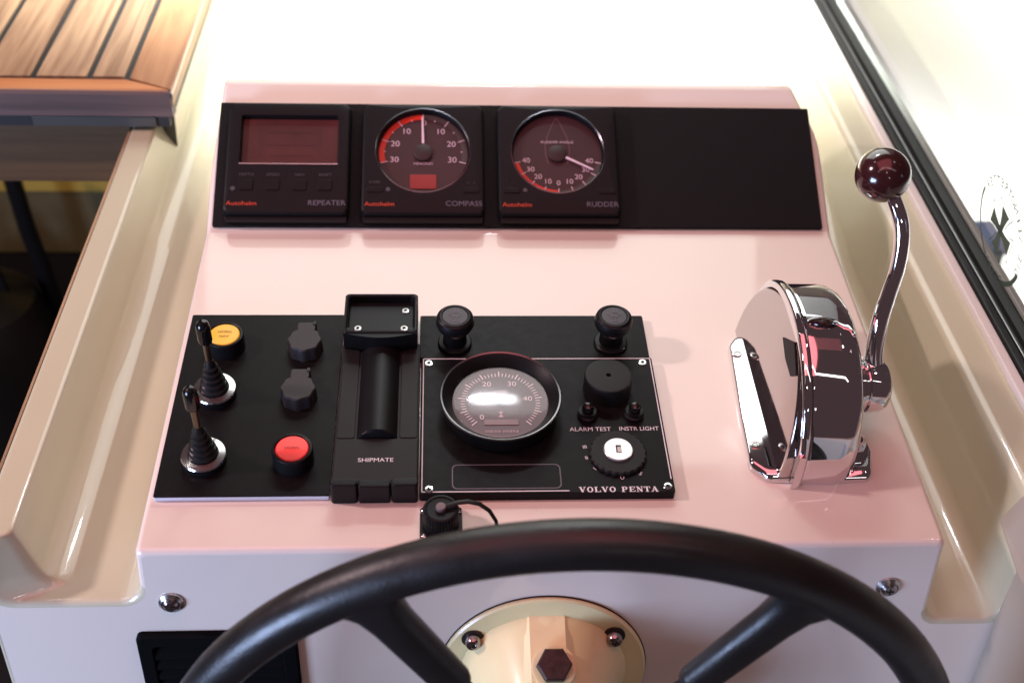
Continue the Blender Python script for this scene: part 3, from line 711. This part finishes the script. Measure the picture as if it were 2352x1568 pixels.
nm += [('x100', .0052, tx, ty + .0105, zz, 0, 1.1, 'CENTER'), ('r/min', .0048, tx, ty + .0058, zz, 0, 1.1, 'CENTER')]
lettering(nm, 'tachprint', tach, 'numerals')
serif_text('VOLVO PENTA', tx - .0125, ty - .0310, .0024, .0021, zz).build('maker_lettering', 'pinkprint', tach, smooth=False)
MB().rbox(tx - .0130, tx + .0130, ty - .0235, ty - .0180, .0167, .0172, .0004, .0002).build('hour_counter', mat('counter', (.24, .17, .17), .4), tach)
MB().add([(tx - .0022, ty - .0155, zz), (tx + .0022, ty - .0155, zz), (tx, ty - .0125, zz), (tx - .0018, ty - .0100, zz), (tx + .0018, ty - .0100, zz)], [(0, 1, 2), (2, 4, 3)]).build('hourglass_mark', 'pinkprint', tach, smooth=False)
pr = [(.0370, .0186)] + [(.0370 * math.cos(R(a)), .0186 + .0018 * math.sin(R(a))) for a in (8, 16, 26, 38, 50, 62, 74, 84)] + [(.0005, .0204)]
MB().lathe(pr, (tx, ty, 0), 64, cap0=False, cap1=True).build('lens', 'tachlens', tach, angle=80)
MB().prism([(tx, ty - .0007), (tx, ty + .0007), (tx - .0240, ty + .0006), (tx - .0240, ty - .0002)], .0174, .0178).build('needle', 'pinkprint', tach, smooth=False)
MB().lathe([(.0045, .0167), (.0045, .0182), (0, .0185)], (tx, ty, 0), 24).build('needle_hub', 'gloss', tach)
# buzzer, two small buttons, key switch
bz = MB().lathe([(.0188, ZF), (.0188, .0225), (.0180, .0242), (.0165, .0246), (.0020, .0246), (.0016, .0225)], (.1478 - .0955, .1010 - .068, 0), 56).build('buzzer', 'softplastic', t)
for bxx in (.1298, .1659):
    s = MB().lathe([(.0078, ZF), (.0078, .0105), (.0060, .0115), (.0060, .0135), (.0068, .0140)], (bxx - .0955, .0735 - .068, 0), 32).build('small_button', 'plastic', t)
    MB().lathe([(.0044, .0130), (.0046, .0180), (.0040, .0200), (.0022, .0212), (0, .0214)], (bxx - .0955, .0735 - .068, 0), 24).build('plunger', 'gloss', s)
kx, ky = .1494 - .0955, .0345 - .068
kp = []
for k in range(96):
    a = 2 * PI * k / 96; r = .0212 + (.0005 if k % 4 < 2 else -.0003); kp.append((kx + r * math.cos(a), ky + r * math.sin(a)))
ks = MB().loops([[(x, y, zq) for x, y in kp] for zq in (ZF, .0105)] + [[(kx + (x - kx) * .94, ky + (y - ky) * .94, .0116) for x, y in kp]]).build('key_switch', 'softplastic', t)
lk = MB().lathe([(.0110, .0116), (.0110, .0128), (.0104, .0134), (.0, .0134)], (kx, ky + .0008, 0), 40).build('lock_barrel', mat('lock_metal', (.80, .74, .72), .3, .8), ks)
MB().rbox(kx - .0018, kx + .0022, ky - .0028, ky + .0045, .01345, .0136, .0003, .0001).build('key_slot', 'darkhole', ks)
MB().rbox(kx - .0009, kx + .0021, ky - .0027, ky + .0026, .01365, .01385, .0003, .0001).build('slot_shutter', mat('shutter', (.42, .34, .32), .4, .7), ks)
tag(t, 'black engine panel with tachometer, buzzer and key switch', 'engine panel')

# ------------------------------------------------------------------ capped connector below the panels
t = empty('deck_socket', PLATE @ T(.0176, -.0235, 0))
MB().rbox(-.0150, .0150, -.0150, .0140, .0004, .0032, .002, .0006).build('flange', 'plastic', t)
pl = []
for k in range(120):
    a = 2 * PI * k / 120; r = .0122 + (.0003 if k % 3 else -.0003); pl.append((r * math.cos(a), r * math.sin(a)))
MB().lathe([(.0128, .0032), (.0128, .0075), (.0110, .0080)], n=40).build('socket_body', 'plastic', t)
cap_ = MB().loops([[(x * s, y * s, zq) for x, y in pl] for s, zq in ((1, .0080), (1.02, .0085), (1.02, .0185), (.96, .0200), (.84, .0204), (.82, .0196), (.5, .0194))]).build('screw_cap', 'plastic', t)
MB().lathe([(.0036, .0194), (.0036, .0222), (.0030, .0228), (0, .0229)], n=24).build('cap_rivet', mat('rivet', (.16, .12, .13), .5), cap_)
sp = [(.0, .0, .0212), (.006, .0012, .0218), (.012, .0030, .0225), (.019, .0040, .0222), (.027, .0035, .0200), (.034, .0005, .0160), (.0385, -.0045, .0110), (.0400, -.0105, .0060), (.0395, -.0170, .0022)]
MB().tube(sp, .0021, 10, flat=.45).build('strap', 'rubber', t)
for x, y in ((-.0120, .0105), (.0120, .0105), (-.0120, -.0120), (.0120, -.0120)):
    MB().lathe([(.0030, .0032), (.0029, .0042), (.0018, .0052), (0, .0055)], (x, y, 0), 20).build('screw', 'chrome', t)
tag(t, 'small black screw-capped socket with strap below the engine panel', 'socket')

# ------------------------------------------------------------------ chrome throttle control
TH = PLATE @ T(.300, .096, 0)
t = empty('throttle_control', TH)
# base flanges (crescent left, rounded right)
def flange(pts, name):
    lo = pts; mb = MB()
    cx = sum(p[0] for p in pts) / len(pts); cy = sum(p[1] for p in pts) / len(pts)
    L = []
    for s, zq in ((1., .0003), (1., .0035), (.96, .0062), (.88, .0072)): L.append([(cx + (x - cx) * s, cy + (y - cy) * s, zq) for x, y in pts])
    mb.loops(L)
    if pts[1][0] < 0: mb.v = [(x, y, z + (max(0, x + .052) * .08 if z > .003 else 0)) for x, y, z in mb.v]
    return mb.build(name, 'chrome', t, angle=50)
fl_l = [tuple(p) for p in fillet([(-.005, -.0845), (-.0400, -.0835), (-.0520, -.0700), (-.0500, -.0200), (-.0450, .0580), (-.0370, .0690), (-.0260, .0640), (-.0200, .0), (-.0050, -.0400), (-.005, -.0845)], [0, .008, .012, .04, .008, .008, .012, .03, .01, 0], 5)][:-1]
fa = flange(fl_l, 'base_flange')
fl_r = [tuple(p) for p in fillet([(.010, -.0845), (.0380, -.0835), (.0440, -.0620), (.0420, -.0300), (.0300, .0600), (.0200, .0700), (.010, .06), (.010, -.0845)], [0, .006, .012, .03, .01, .008, .004, 0], 5)][:-1]
fb = flange(fl_r, 'base_flange')
for x, y in ((-.0408, .0440), (-.0445, -.0530), (.0362, -.0470)):
    screw(x, y, .0066 + (max(0, x + .052) * .08 if x < 0 else 0), t, .0036, 'nutsteel')
# D-shaped housing: half disc profile in Y-Z, swept across X
def dloop(x, r, n=40, r2=None, foot=.0):
    c_y, c_z = .0, .010
    P = [(x, -r, foot)]
    for k in range(n + 1):
        a = PI - PI * k / n; P.append((x, c_y + r * math.cos(a), c_z + r * math.sin(a)))
    P.append((x, r, foot)); return P
house = [(-.0155, .0852), (-.0135, .0858), (.0080, .0858), (.0160, .0846), (.0215, .0815), (.0245, .0770), (.0262, .0700)]
MB().loops([dloop(x, r) for x, r in house]).build('housing', 'chrome', t, angle=45)
# separate rim ring between face and housing
MB().loops([dloop(x, r) for x, r in ((-.0235, .0845), (-.0232, .0872), (-.0220, .0885), (-.0185, .0888), (-.0168, .0878), (-.0160, .0850))]).build('rim_ring', 'chrome', t, angle=50)
mf = MB().loops([dloop(x, r) for x, r in ((-.0345, .0800), (-.0338, .0822), (-.0325, .0830), (-.0200, .0832))])
mf.v = [(x + (z * .125 if x < -.021 else 0), y, z) for x, y, z in mf.v]
mf.build('mirror_face', mat('dull_chrome', (.56, .52, .52), .06, 1, rvar=.03, vscale=60), t, angle=60)
refl_outline = [(-.0030, .0728), (-.0225, .0862), (-.0455, .0752), (-.0384, .0672), (-.0200, .0675)]
MB().add([(-.0345 + z_ * .125 - d_, y_, z_) for d_ in (.0002, .0010) for y_, z_ in refl_outline], [(0, 1, 2, 3, 4), (9, 8, 7, 6, 5)] + [(i, (i + 1) % 5, 5 + (i + 1) % 5, 5 + i) for i in range(5)]).build('dark_reflection', 'plastic', t, smooth=False)  # black polygon for the panel's dark reflection in the chrome face
MB().box((-.0240, -.0895, .0004), (-.0195, -.0860, .035)).build('seam_strip', 'chrome', t, smooth=False)
# pivot hub on the right
hx = .0262; hub = MB().lathe([(.0215, hx - .004), (.0215, hx + .007), (.0195, hx + .0085), (.0195, hx + .0105), (.0212, hx + .012), (.0212, hx + .022), (.0190, hx + .0265), (.0150, hx + .0290), (0, hx + .030)], (0, -.022, .041), 40, 'X').build('lever_hub', 'chrome', t, angle=35)
# lever
INV = TH.inverted()
lvw = [(.349, .072, .046), (.3425, .077, .070), (.343, .085, .096), (.347, .093, .114), (.351, .100, .133), (.352, .108, .151), (.350, .115, .165), (.344, .123, .178), (.336, .130, .192)]
def catmull(P, k=6):
    P = [Vector(p) for p in P]; out = []
    for i in range(len(P) - 1):
        a, b, c_, d = P[max(i - 1, 0)], P[i], P[i + 1], P[min(i + 2, len(P) - 1)]
        for s in range(k):
            u = s / k; out.append(.5 * ((2 * b) + (c_ - a) * u + (2 * a - 5 * b + 4 * c_ - d) * u * u + (3 * b - a - 3 * c_ + d) * u ** 3))
    out.append(P[-1]); return out
lv = [INV @ p for p in catmull(lvw)]
nl = len(lv)
rad_ = [.0080 - .0018 * min(1, k / (nl * .45)) for k in range(nl)]
lever = MB().tube(lv, rad_, 24, flat=.9).build('lever', 'chrome', t)
bc = INV @ Vector((.3336, .130, .1952))
ball = [(0.0001, -.0196)] + [(.0196 * math.cos(R(a)), .0196 * math.sin(R(a))) for a in range(-84, 86, 6)] + [(.0001, .0196)]
MB().lathe(ball, tuple(bc), 48).build('ball_knob', 'maroon', lever, angle=80)
tag(t, 'chrome single-lever throttle control with dark red ball knob', 'throttle')

# ------------------------------------------------------------------ front face fittings
def face_m(x, u): return T(x, -.0425 + (u - .0026) * LEAN, u - .0026) @ Matrix.Rotation(R(90 - 6), 4, 'X')
for i, (x, u, lab) in enumerate(((-.1740, -.0495, 'cross-head screw in cup washer above the black air vent'), (.3457, -.0440, 'cross-head screw in cup washer below the throttle'))):
    t = empty('panel_screw', face_m(x, u))
    MB().lathe([(.0092, .0003), (.0090, .0016), (.0068, .0034), (.0056, .0030)], n=36).build('cup_washer', 'steel', t)
    h = MB().lathe([(.0058, .0026), (.0056, .0040), (.0040, .0054), (0, .0058)], n=32).build('screw_head', 'nutsteel', t)
    MB().box((-.0028, -.0005, .0052), (.0028, .0005, .0061)).box((-.0005, -.0028, .0052), (.0005, .0028, .0062)).build('cross_slot', 'darkhole', t, smooth=False)
    tag(t, lab, 'screw', 'screws in the front face')
# black louvred vent
t = empty('air_vent', face_m(-.146, -.125))
fo = rr(-.0575, .0585, -.09, .0455, .004, .0); 
f = lambda i, z: rr(-.0570 + i, .0580 - i, -.095 + i, .0460 - i, .004, z)
MB().loops([f(0, .0003), f(0, .0050), f(.0012, .0062), f(.0100, .0062), f(.0112, .0050), f(.0112, .0010)], True, True).build('frame', 'ventblack', t)
for k in range(11):
    yy = .0285 - .0108 * k
    mb = MB(); mb.prism([(yy, .0012), (yy + .0020, .0012), (yy - .0058, .0062), (yy - .0075, .0058)], -.0455, .0465)
    mb.v = [(z_, x_, y_) for x_, y_, z_ in mb.v]; mb.build('slat', 'ventblack', t, smooth=False)
tag(t, 'black louvred air vent behind the steering wheel rim', 'vent')
# helm pump
t = empty('helm_pump', face_m(.0945, -.1270))
ft = MB().lathe([(.0785, .0003), (.0785, .0030), (.0770, .0042), (.0660, .0046), (.0640, .0050)], n=80).build('flange', 'cream', t)
MB().lathe([(.0792, .0002), (.0792, .0010)], n=80).build('gasket', 'rubber', t)
MB().lathe([(.0640, .0040), (.0620, .0075), (.0560, .0160), (.0450, .0420), (.0380, .0640), (.0300, .0700), (0, .0705)], n=64).build('body', 'cream', t)
mb = MB(); L_ = []
for zq, yt in ((.0050, .0632), (.0120, .0588), (.0430, .0462), (.0640, .0395)):
    L_.append([(-.0185, .02, zq), (-.0190, yt - .006, zq), (-.0130, yt, zq), (.0130, yt, zq), (.0190, yt - .006, zq), (.0185, .02, zq)])
o = mb.loops(L_).build('filler_boss', 'cream', t, angle=25)
ax = Vector((0, .88, .47)).normalized(); q = ax.to_track_quat('Z', 'Y').to_matrix().to_4x4()
m_ = T(.003, .0490, .0400) @ q
MB().lathe([(.0160, .0), (.0160, .0015), (.0140, .0020)], n=40).xf(m_).build('plug_washer', 'cream', t)
MB().lathe([(.0128, .0015), (.0128, .0080), (.0116, .0094), (0, .0096)], n=6).xf(m_).build('filler_plug', 'bolt', t, smooth=False)
for x, y in ((-.0535, .0400), (.0510, .0410), (.0, -.07)):
    b = MB().lathe([(.0085, .0046), (.0085, .0058), (.0072, .0062)], (x, y, 0), 32).build('bolt_washer', 'bolt', t)
    MB().lathe([(.0060, .0060), (.0060, .0100), (.0048, .0120), (.0026, .0126), (.0024, .0105)], (x, y, 0), 28).build('bolt', 'nutsteel', t)
MB().lathe([(.012, .068), (.012, .10)], n=24).build('shaft', 'steel', t)
tag(t, 'cream painted helm pump with round flange and hexagonal filler plug', 'helm pump')

# ------------------------------------------------------------------ steering wheel
WC = (.0981, -.1547, -.1226); WR = .2582; tr = .0146
t = empty('steering_wheel', T(*WC))
L = []
NS = 128
for k in range(NS):
    a = 2 * PI * k / NS
    ring_ = []
    for j in range(24):
        b = 2 * PI * j / 24; r_ = WR + tr * math.cos(b); ring_.append((r_ * math.cos(a), -tr * 1.02 * math.sin(b), r_ * math.sin(a)))
    L.append(ring_)
mb = MB(); vs = [p for l_ in L for p in l_]
mb.add(vs, [(k * 24 + j, k * 24 + (j + 1) % 24, ((k + 1) % NS) * 24 + (j + 1) % 24, ((k + 1) % NS) * 24 + j) for k in range(NS) for j in range(24)])
mb.build('rim', 'leather', t, angle=80)
for a in (119.7, 57.2, 270):
    d = Vector((math.cos(R(a)), 0, math.sin(R(a)))); n_ = Vector((-d.z, 0, d.x)); fw = Vector((0, -1, 0))
    L = []
    for r_, hw, ht in ((.142, .0040, .003), (.1425, .0085, .006), (.1445, .0112, .0080), (.150, .0128, .0090), (.19, .0136, .0095), (.220, .0142, .0098), (.236, .0165, .0105), (.246, .0235, .0115), (.254, .033, .0110)):
        L.append([tuple(d * r_ + n_ * hw * (abs(math.cos(2 * PI * k / 20)) ** .75) * (1 if math.cos(2 * PI * k / 20) > 0 else -1) + fw * ht * math.sin(2 * PI * k / 20)) for k in range(20)])
    sp_ = MB().loops(L).build('spoke', 'leather', t, angle=80)
    MB().loops([[tuple(d * r_ + n_ * x_ + fw * y_) for x_, y_ in ((-.008, -.002), (.008, -.002), (.008, .002), (-.008, .002))] for r_ in (.03, .16)]).build('spoke_core', 'plastic', sp_, smooth=False)
MB().lathe([(.045, -.004), (.045, .012), (.040, .018), (.0, .020)], n=48, axis='Y').build('hub', 'plastic', t)
MB().lathe([(.014, -.08), (.016, -.004)], n=24, axis='Y').build('hub_sleeve', 'steel', t)
tag(t, 'black padded steering wheel in front of the dashboard', 'steering wheel')
